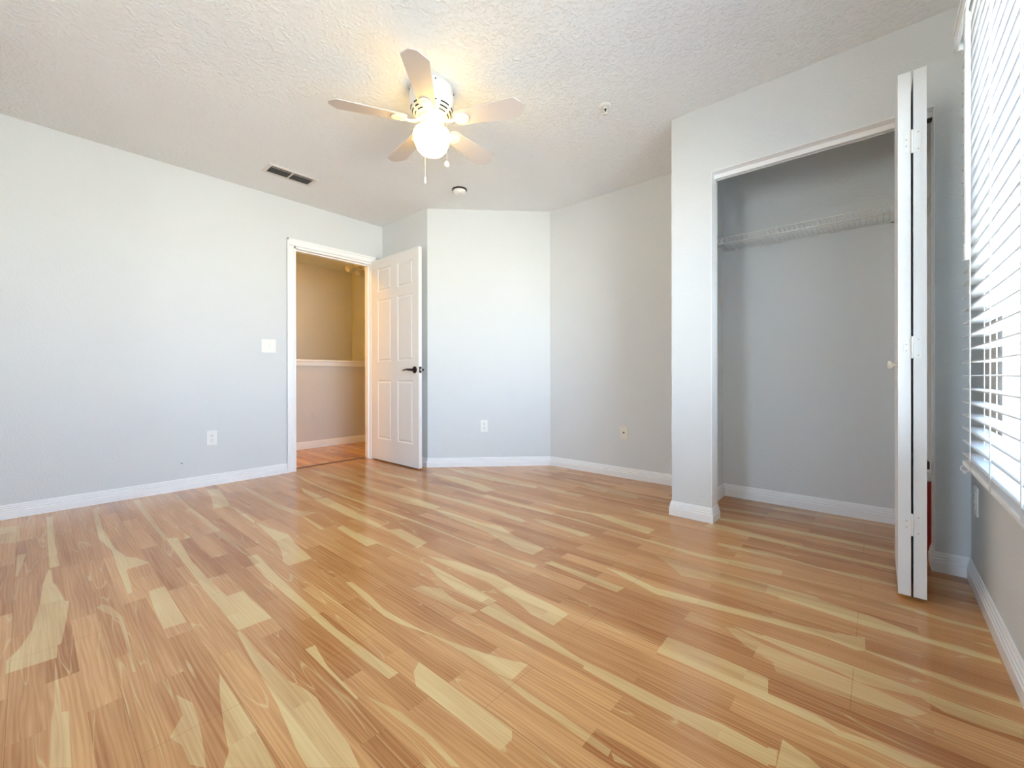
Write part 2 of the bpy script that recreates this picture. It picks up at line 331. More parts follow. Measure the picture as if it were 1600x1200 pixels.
(1,[(-0.729,2.748),(-0.481,2.798),(-0.187,2.797),(0.063,2.772),(0.062,2.742),(-0.184,2.743),(-0.471,2.739),(-0.719,2.708)]),
(2,[(-0.781,2.962),(-0.435,3.02),(-0.202,3.021),(0.068,2.988),(0.067,2.959),(-0.199,2.967),(-0.428,2.969),(-0.769,2.916)]),
(2,[(-0.828,3.141),(-0.295,3.219),(0.073,3.225),(0.073,3.201),(-0.291,3.175)]),
(1,[(-0.079,2.324),(0.004,2.339),(0.053,2.328),(0.053,2.314),(-0.047,2.317)]),
(1,[(-0.001,2.123),(0.092,2.143),(0.174,2.124),(0.28,2.129),(0.279,2.105),(0.171,2.097),(0.048,2.119)]),
(1,[(-0.031,1.72),(0.074,1.717),(0.171,1.706),(0.286,1.707),(0.282,1.683),(0.168,1.68),(0.073,1.694),(-0.031,1.711)]),
(1,[(-0.275,1.598),(-0.147,1.602),(-0.033,1.598),(0.069,1.594),(0.159,1.59),(0.266,1.591),(0.258,1.542),(0.207,1.533),(0.125,1.533),(0.083,1.56),(0.002,1.536),(-0.045,1.528),(-0.104,1.545),(-0.203,1.554),(-0.27,1.569),(-0.317,1.573),(-0.379,1.59)]),
(2,[(-0.266,1.541),(-0.141,1.532),(0.002,1.521),(0.094,1.5),(0.063,1.459),(-0.03,1.434),(-0.131,1.422),(-0.225,1.423),(-0.24,1.464),(-0.325,1.5),(-0.397,1.562),(-0.366,1.577)]),
(1,[(-0.525,1.382),(-0.388,1.384),(-0.237,1.378),(-0.226,1.31),(-0.12,1.308),(-0.071,1.287),(0.002,1.303),(0.056,1.306),(0.102,1.31),(0.054,1.269),(-0.026,1.273),(-0.073,1.267),(-0.092,1.275),(-0.22,1.277),(-0.383,1.286),(-0.521,1.284)]),
(1,[(-0.778,0.893),(-0.718,0.89),(-0.612,0.888),(-0.464,0.878),(-0.461,0.858),(-0.595,0.864),(-0.7,0.868),(-0.846,0.886)]),
(1,[(-0.462,0.874),(-0.414,0.873),(-0.406,0.87),(-0.445,0.857)]),
(1,[(-0.172,1.169),(-0.146,1.159),(-0.121,1.153),(-0.096,1.138),(-0.17,1.074)]),
(1,[(-0.194,1.122),(-0.175,1.127),(-0.171,1.079),(-0.185,1.072)]),
(2,[(-1.045,0.596),(-0.925,0.625),(-0.802,0.63),(-0.692,0.623),(-0.711,0.611),(-0.816,0.618),(-0.931,0.606)]),
(2,[(-2.215,0.186),(-2.157,0.207),(-2.034,0.224),(-1.872,0.218),(-1.631,0.207),(-1.638,0.201),(-1.857,0.208),(-2.033,0.212),(-2.195,0.167)])]

# ------------------------------------------------------------------ room shell
def struct(name, bm, m, label, cat, **kw):
    return tag(obj(name, bm, m, **kw), label, cat, kind='structure')

bm = B(); box(bm, -5.16, XR+0.1, YB-0.2, 3.45, -0.12, 0.0)
for i_, (k, pts) in enumerate(SAP):
    try:
        f = bm.faces.new([bm.verts.new((x, y, 0.0002+i_*0.000006)) for x, y in pts])
        f.material_index = k
        f.normal_update()
        if f.normal.z < 0: f.normal_flip()
    except ValueError: pass
me = bpy.data.meshes.new('floor'); bmesh.ops.triangulate(bm, faces=[f for f in bm.faces if len(f.verts) > 4]); bm.to_mesh(me); bm.free()
for m in (M_FLOOR, M_SAP, M_SEMI): me.materials.append(m)
fl = bpy.data.objects.new('floor', me); col.objects.link(fl)
tag(fl, 'glossy honey-brown strip laminate floor with pale sapwood patches', 'floor', kind='structure')

struct('ceiling', boxes((-6.25, XR+0.2, YB-0.2, 3.45, H, H+0.12)), M_CEIL, 'white knockdown-textured ceiling above the whole room', 'ceiling')
T = 0.12
struct('wall_left', boxes((XL-T, XL, YB-0.1, DY0, 0, H), (XL-T, XL, DY1, 3.38, 0, H), (XL-T, XL, DY0, DY1, DZ, H)), M_WALL, 'long pale grey wall at left with the doorway', 'wall')
struct('wall_back', boxes((XL, XD, YD, YD+0.1, 0, H)), M_WALL, 'short grey wall hidden behind the open white door', 'wall')
bm = B(); d = 0.0707
yc_x = XD+(YC-YD)
prism(bm, [(XD, YD), (yc_x, YC), (yc_x-d, YC+d), (XD-d, YD+d)], 0, H)
struct('wall_diagonal', bm, M_WALL, 'angled pale grey wall right of the open door', 'wall')
struct('wall_alcove', boxes((yc_x-0.0, XCOL+0.05, YC, YC+0.1, 0, H)), M_WALL, 'shaded grey alcove wall between angled wall and closet', 'wall')
struct('wall_closet', boxes((XCOL, CX0, YA, CYI, 0, H), (CX1, XR, YA, CYI, 0, H), (CX0, CX1, YA, CYI, CZ, H)), M_WALL, 'grey closet front wall around the open closet', 'wall')
struct('wall_partition', boxes((XCOL, -0.845, CYI, YC, 0, H)), M_WALL, 'grey end wall of the closet beside the alcove', 'wall')
struct('wall_closet_back', boxes((-0.845, XR, CYB, CYB+0.1, 0, H)), M_WALL, 'grey back wall inside the closet', 'wall')
struct('wall_right', boxes((XR, WX+0.03, YB-0.1, WY0, 0, H), (XR, WX+0.03, WY1, YC+0.1, 0, H), (XR, WX+0.03, WY0, WY1, 0, WZ0), (XR, WX+0.03, WY0, WY1, WZ1, H)), M_WALL, 'grey wall at right around the blind-covered window', 'wall')
struct('wall_rear', boxes((XL, W2X0, YB-0.2, YB, 0, H), (W2X1, XR, YB-0.2, YB, 0, H), (W2X0, W2X1, YB-0.2, YB, 0, WZ0), (W2X0, W2X1, YB-0.2, YB, WZ1, H)), M_WALL, 'plain grey wall behind the viewer', 'wall')

struct('trim_closet', boxes((CX0, CX0+0.004, YA-0.001, CYI, 0.088, CZ), (CX1-0.004, CX1, YA-0.001, CYI, 0.088, CZ), (CX0, CX1, YA-0.001, CYI, CZ-0.004, CZ)), M_TRIM, 'white painted edge lining the closet opening', 'trim', bevel=0.0015)

# hallway beyond the doorway
struct('wall_half', boxes((-5.25, -5.13, 0.2, 3.38, -1.6, 0.985)), M_HALL, 'low half wall across the hallway under a white cap', 'wall')
struct('wall_hall_far', boxes((-6.22, -6.10, 0.2, 3.38, -1.6, H)), M_HALL, 'golden-lit far wall over the stairwell', 'wall')
struct('wall_hall_end', boxes((-6.22, XL-T, 3.28, 3.38, -1.6, H)), M_HALL, 'golden-brown end wall of the hallway stairwell', 'wall')
struct('wall_hall_near', boxes((-6.22, XL-T, 0.1, 0.2, -1.6, H)), M_HALL, 'hallway wall out of view left of the doorway', 'wall')
struct('trim_half_wall', boxes((-5.285, -5.095, 0.2, 3.28, 1.035, 1.06), (-5.11, -5.13, 0.2, 3.28, 0.985, 1.035), (-5.27, -5.25, 0.2, 3.28, 0.985, 1.035), (-5.25, -5.13, 0.2, 3.28, 0.985, 1.035)), M_TRIM, 'white moulded cap along the top of the half wall', 'trim', bevel=0.004)
struct('trim_threshold', boxes((XL-T-0.02, XL-T+0.014, DY0, DY1, 0.0, 0.004)), mat('dark threshold seam', (0.12, 0.055, 0.03), 0.4), 'thin dark seam on the floor across the doorway', 'trim')

struct('floor_stairwell', boxes((-6.22, -5.13, 0.1, 3.38, -1.72, -1.6)), mat('dull stairwell carpet', (0.3, 0.27, 0.23), 0.9), 'stairwell floor below the half wall', 'floor')

# baseboards: moulded profile swept along a mitred path (room on the left of the path)
PROF = [(0.0, 0.0), (0.0135, 0.0), (0.0140, 0.044), (0.0095, 0.048), (0.0118, 0.051), (0.0118, 0.058), (0.0070, 0.061), (0.0092, 0.064), (0.0090, 0.070), (0.0045, 0.073), (0.0062, 0.076), (0.006, 0.080), (0.003, 0.086), (0.0, 0.086)]
def baseboard(name, path, label, m=M_TRIM, prof=PROF):
    bm = B(); n = len(path); P = [Vector((x, y, 0)) for x, y in path]; rings = []
    for i in range(n):
        if i == 0: d = (P[1]-P[0]).normalized(); nn = Vector((-d.y, d.x, 0))
        elif i == n-1: d = (P[-1]-P[-2]).normalized(); nn = Vector((-d.y, d.x, 0))
        else:
            d0 = (P[i]-P[i-1]).normalized(); d1 = (P[i+1]-P[i]).normalized()
            n0 = Vector((-d0.y, d0.x, 0)); n1 = Vector((-d1.y, d1.x, 0)); s = n0+n1; nn = s/(s.dot(n0))
        rings.append([bm.verts.new(P[i]+nn*(o_)+Vector((0, 0, z))) for o_, z in prof])
    k = len(prof)
    for i in range(n-1):
        for j in range(k):
            bm.faces.new((rings[i][j], rings[i][(j+1) % k], rings[i+1][(j+1) % k], rings[i+1][j]))
    bm.faces.new(rings[0]); bm.faces.new(rings[-1])
    return tag(obj(name, bm, m), label, 'baseboard', kind='structure')
# paths run so that the room lies to the left of travel
baseboard('baseboard_left', [(XL, DY0-0.062), (XL, YB)], 'white baseboard along the long left wall')
baseboard('baseboard_back', [(yc_x, YC), (XD, YD), (XL+0.02, YD)], 'white baseboard under the angled wall')
baseboard('baseboard_alcove', [(XCOL, YC), (yc_x, YC)], 'white ridged baseboard in the alcove')
baseboard('baseboard_closet', [(-0.845, CYB), (-0.845, CYI), (CX0, CYI), (CX0, YA), (XCOL, YA), (XCOL, YC)], 'white baseboard wrapping the pillar beside the closet')
baseboard('baseboard_closet_back', [(XR, CYB), (-0.845, CYB)], 'white ridged baseboard inside the closet')
baseboard('baseboard_closet_right', [(XR, YA), (CX1, YA), (CX1, CYI), (XR, CYI)], 'shaded baseboard in the corner beside the bifold door')
baseboard('baseboard_right', [(XR, YB), (XR, YA)], 'white ridged baseboard under the window')
baseboard('baseboard_hall', [(-5.13, 3.28), (-5.13, 0.2)], 'white baseboard at the foot of the half wall')

# ------------------------------------------------------------------ doorway casing
def casing(name, label):
    t = thing(name, label, 'door frame', (XL, (DY0+DY1)/2, 0), kind='structure')
    w = 0.062
    cy = (DY0+DY1)/2
    a, b_ = DY0-cy, DY1-cy
    def leg(y0, y1, s):
        bm = B()
        # stepped colonial casing: thin inner edge, thicker back band
        box(bm, 0, 0.011, y0, y1, 0, DZ+w*0.0)
        if s < 0: box(bm, 0.0, 0.016, y0, y0+0.018, 0, DZ+w)
        else: box(bm, 0.0, 0.016, y1-0.018, y1, 0, DZ+w)
        return bm
    obj('side_casing', leg(a-w, a-0.004, -1), M_TRIM, t, bevel=0.003)
    obj('side_casing', leg(b_+0.004, b_+w, 1), M_TRIM, t, bevel=0.003)
    bm = B(); box(bm, 0, 0.011, a-w, b_+w, DZ+0.004, DZ+w); box(bm, 0, 0.016, a-w, b_+w, DZ+w-0.018, DZ+w)
    obj('head_casing', bm, M_TRIM, t, bevel=0.003)
    bm = B(); j = 0.018
    box(bm, -T-0.002, 0.001, a, a+j, 0, DZ); box(bm, -T-0.002, 0.001, b_-j*0.5, b_, 0, DZ); box(bm, -T-0.002, 0.001, a, b_, DZ-j, DZ)
    box(bm, -T*0.62, -T*0.33, a+j, a+j+0.011, 0, DZ-j); box(bm, -T*0.62, -T*0.33, b_-j*0.5-0.011, b_-j*0.5, 0, DZ-j); box(bm, -T*0.62, -T*0.33, a+j, b_-j*0.5, DZ-j-0.011, DZ-j)
    obj('jamb', bm, M_TRIM, t, bevel=0.0015)
    sp_ = obj('strike_plate', boxes((-0.062, -0.03, a+j, a+j+0.0016, 0.885, 0.945)), M_STEEL, t); sp_['label'] = 'small steel latch strike'
    return t
casing('trim_doorway', 'white casing around the hallway doorway')

# ------------------------------------------------------------------ moulded door leaf
def leaf(bm, w, h, t, xs, zs, z0=0.0, dep=0.006):
    """slab in x 0..w, y 0..t with recessed-and-raised panels between xs/zs pairs on both faces"""
    X = sorted({0, w, *[v for p in xs for v in p]}); Z = sorted({0, h, *[v for p in zs for v in p]})
    for side in (0, 1):
        y = 0 if side == 0 else t
        g = [[bm.verts.new((x, y, z0+z)) for z in Z] for x in X]
        pan = []
        for i in range(len(X)-1):
            for j in range(len(Z)-1):
                vs = [g[i][j], g[i+1][j], g[i+1][j+1], g[i][j+1]]
                f = bm.faces.new(vs if side == 0 else vs[::-1])
                if any(abs(X[i]-a) < 1e-6 and abs(X[i+1]-b_) < 1e-6 for a, b_ in xs) and any(abs(Z[j]-a) < 1e-6 and abs(Z[j+1]-b_) < 1e-6 for a, b_ in zs): pan.append(f)
        bm.normal_update()
        sgn = 1
        bmesh.ops.inset_individual(bm, faces=pan, thickness=0.010, depth=-dep, use_even_offset=True)
        bmesh.ops.inset_individual(bm, faces=pan, thickness=0.004, depth=0)
        bmesh.ops.inset_individual(bm, faces=pan, thickness=0.020, depth=dep*0.9)
    # edges
    for a in ((0, 0, t), (w, 0, t)):
        bm.faces.new([bm.verts.new(p) for p in ((a[0], 0, z0), (a[0], t, z0), (a[0], t, z0+h), (a[0], 0, z0+h))])
    for z in (z0, z0+h):
        bm.faces.new([bm.verts.new(p) for p in ((0, 0, z), (w, 0, z), (w, t, z), (0, t, z))])
    bmesh.ops.remove_doubles(bm, verts=bm.verts, dist=1e-5)

DW = 0.795
door = thing('door_1', 'white six-panel door standing open into the room', 'door', (XL+0.012, DY1-0.006, 0), kind='structure')
bm = B()
# panel edges measured from the hinge edge
leaf(bm, DW, 2.035, 0.035, [(0.112, 0.352), (0.460, 0.706)], [(0.215, 0.808), (0.995, 1.622), (1.705, 1.94)], 0.012)
obj('door_slab', bm, M_DOOR, door)
HX, HZ = 0.735, 0.918
def lever(side):
    bm = B(); s = -1 if side == 0 else 1; y0 = 0 if side == 0 else 0.035
    lathe(bm, [(0.001, y0+s*0.012), (0.022, y0+s*0.011), (0.031, y0+s*0.006), (0.033, y0)], (HX, 0, HZ), 32, axis='Y')
    lathe(bm, [(0.011, y0), (0.010, y0+s*0.05)], (HX, 0, HZ), 20, axis='Y')
    tube(bm, [(HX+0.012, y0+s*0.05, HZ), (HX-0.02, y0+s*0.053, HZ+0.002), (HX-0.06, y0+s*0.052, HZ+0.003), (HX-0.10, y0+s*0.048, HZ-0.001), (HX-0.125, y0+s*0.046, HZ-0.005)], [0.011, 0.0105, 0.0085, 0.007, 0.006], 12)
    o = obj('door_handle', bm, M_BRONZE, door); o['label'] = 'dark bronze lever handle'
lever(0); lever(1)
o = obj('latch_plate', boxes((DW, DW+0.0012, 0.005, 0.030, HZ-0.028, HZ+0.028)), M_BRONZE, door); o['label'] = 'dark latch plate on the door edge'
ob = obj('latch_bolt', boxes((DW+0.001, DW+0.011, 0.013, 0.025, HZ-0.008, HZ+0.008)), M_STEEL, o, bevel=0.002)
for z in (0.25, 1.02, 1.82):
    bm = B(); lathe(bm, [(0.005, 0), (0.005, 0.09)], (-0.004, 0.038, z-0.045), 12); box(bm, -0.0015, 0.0, 0.004, 0.036, z-0.044, z+0.044)
    obj('hinge', bm, M_STEEL, door)

# spring door stop on the baseboard behind the door
bm = B()
lathe(bm, [(0.012, -0.0), (0.012, -0.006)], (0, 0, 0), 16, axis='Y')
tube(bm, [(0.0045*math.cos(a*0.9), -0.006-0.055*a/70, 0.0045*math.sin(a*0.9)) for a in range(71)], 0.0013, 5)
lathe(bm, [(0.007, -0.060), (0.008, -0.064), (0.008, -0.074), (0.006, -0.078)], (0, 0, 0), 16, axis='Y')
tag(obj('door_stop', bm, M_PLASTIC, None, (-3.235, YD-0.0135, 0.045)), 'small white spring door stop on the baseboard behind the door', 'door stop')

# ------------------------------------------------------------------ wall plates
def plate(name, label, cat, c, rotz, kind, group=None, m=M_PLASTIC):
    """built facing local -Y, centre at origin"""
    t = thing(name, label, cat, c, rotz, group)
    w = 0.116 if kind == 'double' else 0.07
    bm = boxes((-w/2, w/2, -0.006, 0.0, -0.0575, 0.0575)); obj('cover_plate', bm, m, t, bevel=0.003, bseg=3)
    if kind == 'outlet':
        for z in (0.0195, -0.0195):
            bm = B(); prism_pts = []
            for i in range(24):
                a = 2*math.pi*i/24; x, zz = 0.0172*math.cos(a), 0.0172*math.sin(a); zz = max(-0.0145, min(0.0145, zz)); prism_pts.append((x, zz))
            vs0 = [bm.verts.new((x, -0.0085, z+q)) for x, q in prism_pts]; vs1 = [bm.verts.new((x, -0.005, z+q)) for x, q in prism_pts]
            bm.faces.new(vs0)
            for i in range(24): bm.faces.new((vs0[i], vs0[(i+1) % 24], vs1[(i+1) % 24], vs1[i]))
            s = obj('socket', bm, m, t)
            bm = B(); box(bm, -0.0075, -0.0055, -0.0088, -0.0084, z-0.001, z+0.008); box(bm, 0.0055, 0.0075, -0.0088, -0.0084, z+0.000, z+0.008)
            lathe(bm, [(0.0026, -0.0088), (0.0026, -0.0084)], (0, 0, z-0.008), 12, axis='Y')
            obj('slots', bm, M_DARK, s)
        bm = B(); lathe(bm, [(0.003, -0.0072), (0.0032, -0.006)], (0, 0, 0), 12, axis='Y'); obj('screw', bm, m, t)
    elif kind == 'cable':
        bm = B(); lathe(bm, [(0.0062, -0.006), (0.0062, -0.012), (0.0045, -0.0125), (0.0045, -0.016)], (0, 0, 0.0), 16, axis='Y'); o = obj('coax_jack', bm, M_BLACK, t); o['label'] = 'dark coax socket'
        for z in (-0.042, 0.042):
            bm = B(); lathe(bm, [(0.003, -0.0072), (0.0034, -0.006)], (0, 0, z), 12, axis='Y'); obj('screw', bm, M_STEEL, t)
    elif kind == 'double':
        for x in (-0.023, 0.023):
            obj('rocker_frame', boxes((x-0.0185, x+0.0185, -0.0085, -0.0055, -0.036, 0.036)), m, t, bevel=0.0012)
            bm = B(); v = [bm.verts.new(p) for p in ((x-0.0155, -0.0085, -0.033), (x+0.0155, -0.0085, -0.033), (x+0.0155, -0.0135, 0.033), (x-0.0155, -0.0135, 0.033), (x-0.0155, -0.006, -0.033), (x+0.0155, -0.006, -0.033), (x+0.0155, -0.006, 0.033), (x-0.0155, -0.006, 0.033))]
            for f in ((0,1,2,3),(4,5,6,7),(0,1,5,4),(1,2,6,5),(2,3,7,6),(3,0,4,7)): bm.faces.new([v[i] for i in f])
            obj('rocker', bm, m, t)
    return t
plate('light_switch', 'white double rocker switch beside the doorway casing', 'light switch', (XL, 1.373, 1.123), R(90), 'double', m=mat('warm white plastic', (0.90, 0.89, 0.84), 0.3))
plate('wall_outlet', 'white duplex outlet low on the long left wall', 'outlet', (XL, 0.959, 0.374), R(90), 'outlet')
plate('wall_outlet', 'white duplex outlet low on the angled wall', 'outlet', (-2.838, 2.858, 0.384), R(45), 'outlet')
plate('wall_outlet', 'pale outlet on the half wall in the hallway', 'outlet', (-5.13, 2.244, 0.375), R(90), 'outlet', m=M_HALL)
plate('wall_outlet', 'shaded outlet under the blind on the window wall', 'outlet', (XR, 2.47, 0.36), R(-90), 'outlet')
plate('cable_plate', 'cream cable plate with a dark centre jack in the alcove', 'cable outlet', (-1.622, YC, 0.381), 0, 'cable', m=M_CREAM)
bm = B(); lathe(bm, [(0.0055, 0.0), (0.005, 0.002), (0.001, 0.0025)], (0, 0, 0), 12, axis='X')
tag(obj('wall_anchor', bm, mat('grey anchor plug', (0.25, 0.27, 0.32), 0.6), None, (XL, 0.769, 0.203)), 'tiny grey anchor plug in the left wall near the baseboard', 'wall anchor')

# ------------------------------------------------------------------ ceiling fittings
def vent():
    t = thing('ceiling_vent', 'white rectangular air vent with dark slots in the ceiling', 'air vent', (-3.485, 1.362, H))
    L_, W_ = 0.36, 0.176; a, b_ = L_/2, W_/2; f = 0.026
    bm = B()
    box(bm, -b_, b_, -a, -a+f, -0.007, 0); box(bm, -b_, b_, a-f, a, -0.007, 0); box(bm, -b_, -b_+f, -a+f, a-f, -0.007, 0); box(bm, b_-f, b_, -a+f, a-f, -0.007, 0); box(bm, -b_+f, b_-f, -0.006, 0.006, -0.007, -0.001)
    obj('frame', bm, M_VENT, t, bevel=0.002)
    obj('duct', boxes((-b_+f, b_-f, -a+f, a-f, -0.0008, -0.0002)), M_VENTIN, t)
    for s in (-1, 1):
        for i in range(6):
            x = -b_+f+0.008+i*0.0198
            bm = B(); y0, y1 = (0.007, a-f) if s > 0 else (-a+f, -0.007)
            dx = 0.009
            v = [bm.verts.new(p) for p in ((x-dx*0.5, y0, -0.001-0.004*(i == 5)), (x+dx*0.6, y0, -0.009+0.002*(i == 5)), (x+dx*0.6, y1, -0.009+0.002*(i == 5)), (x-dx*0.5, y1, -0.001-0.004*(i == 5)))]
            bm.faces.new(v)
            o = obj('louver', bm, M_VENT if i == 5 else M_VSLAT, t)
            sd = o.modifiers.new('thickness', 'SOLIDIFY'); sd.thickness = 0.0009
    return t
vent()
t = thing('smoke_detector', 'round white smoke detector on the ceiling over the angled wall', 'smoke detector', (-2.68, 2.41, H))
bm = B(); lathe(bm, [(0.062, 0), (0.062, -0.006)], seg=40); o = obj('gap_ring', bm, M_BLACK, t); o['label'] = 'black ring at the dark gap'  # black disc drawn for the dark gap above the housing
bm = B(); lathe(bm, [(0.045, -0.006), (0.054, -0.010), (0.055, -0.024), (0.052, -0.030), (0.047, -0.032), (0.046, -0.037), (0.040, -0.042), (0.001, -0.043)], seg=40); obj('housing', bm, M_PLASTIC, t)
bm = B(); lathe(bm, [(0.008, -0.043), (0.008, -0.045)], (0.02, -0.01, 0), 12); obj('test_button', bm, M_VENT, t)
t = thing('fire_sprinkler', 'small white sprinkler head in the ceiling near the closet', 'sprinkler', (-1.208, 2.228, H))
bm = B(); lathe(bm, [(0.040, 0), (0.039, -0.004), (0.026, -0.009), (0.021, -0.007), (0.019, -0.003)], seg=32); obj('escutcheon', bm, M_PLASTIC, t)
bm = B(); lathe(bm, [(0.011, 0), (0.011, -0.014), (0.008, -0.017)], seg=16)
for s in (-1, 1): tube(bm, [(s*0.008, 0, -0.015), (s*0.013, 0, -0.024), (s*0.011, 0, -0.036), (s*0.002, 0, -0.043)], 0.0022, 8)
lathe(bm, [(0.004, -0.040), (0.016, -0.044), (0.0165, -0.046), (0.001, -0.046)], seg=18); obj('head', bm, M_PLASTIC, t)
bm = B(); lathe(bm, [(0.0028, -0.016), (0.0028, -0.041)], seg=10); lathe(bm, [(0.0055, -0.017), (0.007, -0.020), (0.0055, -0.023)], seg=12); o = obj('bulb', bm, M_BLACK, t); o['label'] = 'dark heat bulb'

# ------------------------------------------------------------------ ceiling fan
FC = (-1.857, 1.467)
fan = thing('ceiling_fan', 'white five-blade ceiling fan with a lit globe', 'ceiling fan', (FC[0], FC[1], H))
bm = B()
lathe(bm, [(0.112, 0), (0.118, -0.004), (0.118, -0.050), (0.121, -0.056), (0.121, -0.066), (0.118, -0.070), (0.118, -0.100), (0.113, -0.122), (0.102, -0.140), (0.086, -0.153), (0.062, -0.160), (0.001, -0.161)], seg=64)
body = obj('motor_housing', bm, M_FAN, fan)
for k in range(9):     # cooling slots around the lower bowl, in three rows
    for (r0, z0, r1, z1) in ((0.1142, -0.1185, 0.1118, -0.1250), (0.1052, -0.1356, 0.1010, -0.1412), (0.0915, -0.1490, 0.0865, -0.1527)):
        bm = B(); a0 = 2*math.pi*k/9; n = 10; w = 0.50
        A = []; Bv = []
        for i in range(n+1):
            a = a0-w/2+w*i/n
            A.append(bm.verts.new(((r0+0.0006)*math.cos(a), (r0+0.0006)*math.sin(a), z0))); Bv.append(bm.verts.new(((r1+0.0006)*math.cos(a), (r1+0.0006)*math.sin(a), z1-0.0006)))
        for i in range(n): bm.faces.new((A[i], A[i+1], Bv[i+1], Bv[i]))
        sl = obj('cooling_slot', bm, M_DARK, body)
for a in (0.9, -0.5, -2.2, 2.4):
    bm = B(); sphere(bm, (0.1185*math.cos(a), 0.1185*math.sin(a), -0.018), 0.0042); obj('mounting_screw', bm, M_BLACK, body)
bm = B(); lathe(bm, [(0.068, -0.158), (0.070, -0.162), (0.070, -0.176), (0.060, -0.182), (0.001, -0.182)], seg=40); obj('rotor_hub', bm, M_FAN, fan)
bm = B(); lathe(bm, [(0.050, -0.180), (0.054, -0.186), (0.054, -0.206), (0.062, -0.212), (0.066, -0.220), (0.066, -0.230)], seg=40); obj('switch_housing', bm, M_FAN, fan)
def blade_outline():
    r0, r1 = 0.135, 0.525; hw0, hw1 = 0.047, 0.066; pts = []
    pts += [(r0, -hw0*0.72), (r0+0.018, -hw0)]
    pts += [(r1-0.042, -hw1), (r1-0.004, -hw1*0.36), (r1, -hw1*0.26), (r1, hw1*0.26), (r1-0.004, hw1*0.36), (r1-0.042, hw1)]
    pts += [(r0+0.018, hw0), (r0, hw0*0.72)]
    return pts
for k in range(5):
    a = R(-47.0+72*k); rx = R(-12)
    bm = B(); prism(bm, blade_outline(), -0.003, 0.003)
    b1 = obj('blade', bm, M_BLADE, fan, (0, 0, -0.186), (rx, 0, a), bevel=0.0015)
    bm = B()   # forked blade iron
    tube(bm, [(0.055, 0, 0.015), (0.085, 0, -0.004), (0.115, 0, -0.010), (0.150, 0, -0.007)], [0.009, 0.008, 0.008, 0.007], 10)
    pts = [(0.135, -0.012), (0.150, -0.030), (0.175, -0.037), (0.200, -0.032), (0.214, -0.016), (0.218, 0), (0.214, 0.016), (0.200, 0.032), (0.175, 0.037), (0.150, 0.030), (0.135, 0.012)]
    prism(bm, pts, -0.0085, -0.0034)
    for (x, y) in ((0.165, -0.024), (0.165, 0.024), (0.203, 0)): sphere(bm, (x, y, -0.009), 0.0045, seg=12)
    obj('blade_iron', bm, M_FAN, b1, bevel=0.001)
bm = B()
lathe(bm, [(0.063, -0.219), (0.078, -0.224), (0.094, -0.236), (0.101, -0.252), (0.101, -0.268), (0.096, -0.290), (0.087, -0.313), (0.078, -0.334), (0.065, -0.348), (0.045, -0.357), (0.022, -0.361), (0.001, -0.362)], seg=56)
o = obj('globe', bm, M_GLOBE, fan); o['label'] = 'glowing white glass globe'
for (x, y, z1, kind) in ((-0.117, 0.044, -0.438, 'bar'), (0.128, -0.002, -0.452, 'ball')):
    bm = B(); s = 1
    dx, dy = x, y
    n = 34
    z0 = -0.222
    tube(bm, [(dx*0.50, dy*0.5, -0.205), (dx*0.85, dy*0.85, -0.212), (dx, dy, z0), (dx, dy, z1)], 0.0011, 6)
    for i in range(n): sphere(bm, (dx, dy, z0+(z1-z0)*i/n), 0.0018, seg=6)
    ch = obj('pull_chain', bm, M_CREAM, fan)
    bm = B()
    if kind == 'bar': lathe(bm, [(0.0025, z1+0.006), (0.0045, z1), (0.006, z1-0.026), (0.003, z1-0.034)], (dx, dy, 0), 14)
    else: lathe(bm, [(0.003, z1+0.012), (0.011, z1+0.004), (0.0145, z1-0.006), (0.012, z1-0.016), (0.002, z1-0.021)], (dx, dy, 0), 20)
    obj('chain_fob', bm, M_FAN, ch)

# ------------------------------------------------------------------ closet
t = thing('bifold_track', 'white metal track along the top of the closet opening', 'door track', ((CX0+CX1)/2, YA+0.066, CZ-0.004))
w2 = (CX1-CX0)/2
bm = B(); box(bm, -w2+0.004, w2-0.004, -0.018, 0.018, -0.003, 0); box(bm, -w2+0.004, w2-0.004, -0.018, -0.0155, -0.024, -0.003); box(bm, -w2+0.004, w2-0.004, 0.0155, 0.018, -0.024, -0.003)
box(bm, -w2+0.004, w2-0.004, -0.0155, -0.010, -0.024, -0.0225); box(bm, -w2+0.004, w2-0.004, 0.010, 0.0155, -0.024, -0.0225)
obj('channel', bm, M_TRIM, t)
o = obj('end_bracket', boxes((w2-0.05, w2-0.005, -0.015, 0.015, -0.034, -0.026)), M_BLACK, t)
bif = thing('door_2', 'white bifold closet door folded open beside the window wall', 'closet door', (0.056, 2.205, 0), kind='structure')
PT, PW = 0.0365, 0.445
for i, x0 in enumerate((0.0, 0.0435)):
    bm = B()
    leaf(bm, PW, 1.997, PT, [(0.09, PW-0.09)], [(0.16, 0.80), (0.95, 1.85)], 0.0)
    o = obj('door_panel', bm, M_BIF, bif, (x0+PT, 0, 0.018), (0, 0, R(90)), bevel=0.0012)
    if i == 0:
        bm = B(); lathe(bm, [(0.007, 0), (0.006, -0.010), (0.008, -0.014), (0.015, -0.018), (0.017, -0.024), (0.013, -0.029), (0.002, -0.030)], (0, 0, 0), 24, axis='X')
        kn = obj('door_knob', bm, M_CREAM, o); kn.location = (0.055, PT, 0.883); kn.rotation_euler = (0, 0, R(-90)); kn['label'] = 'small cream knob'
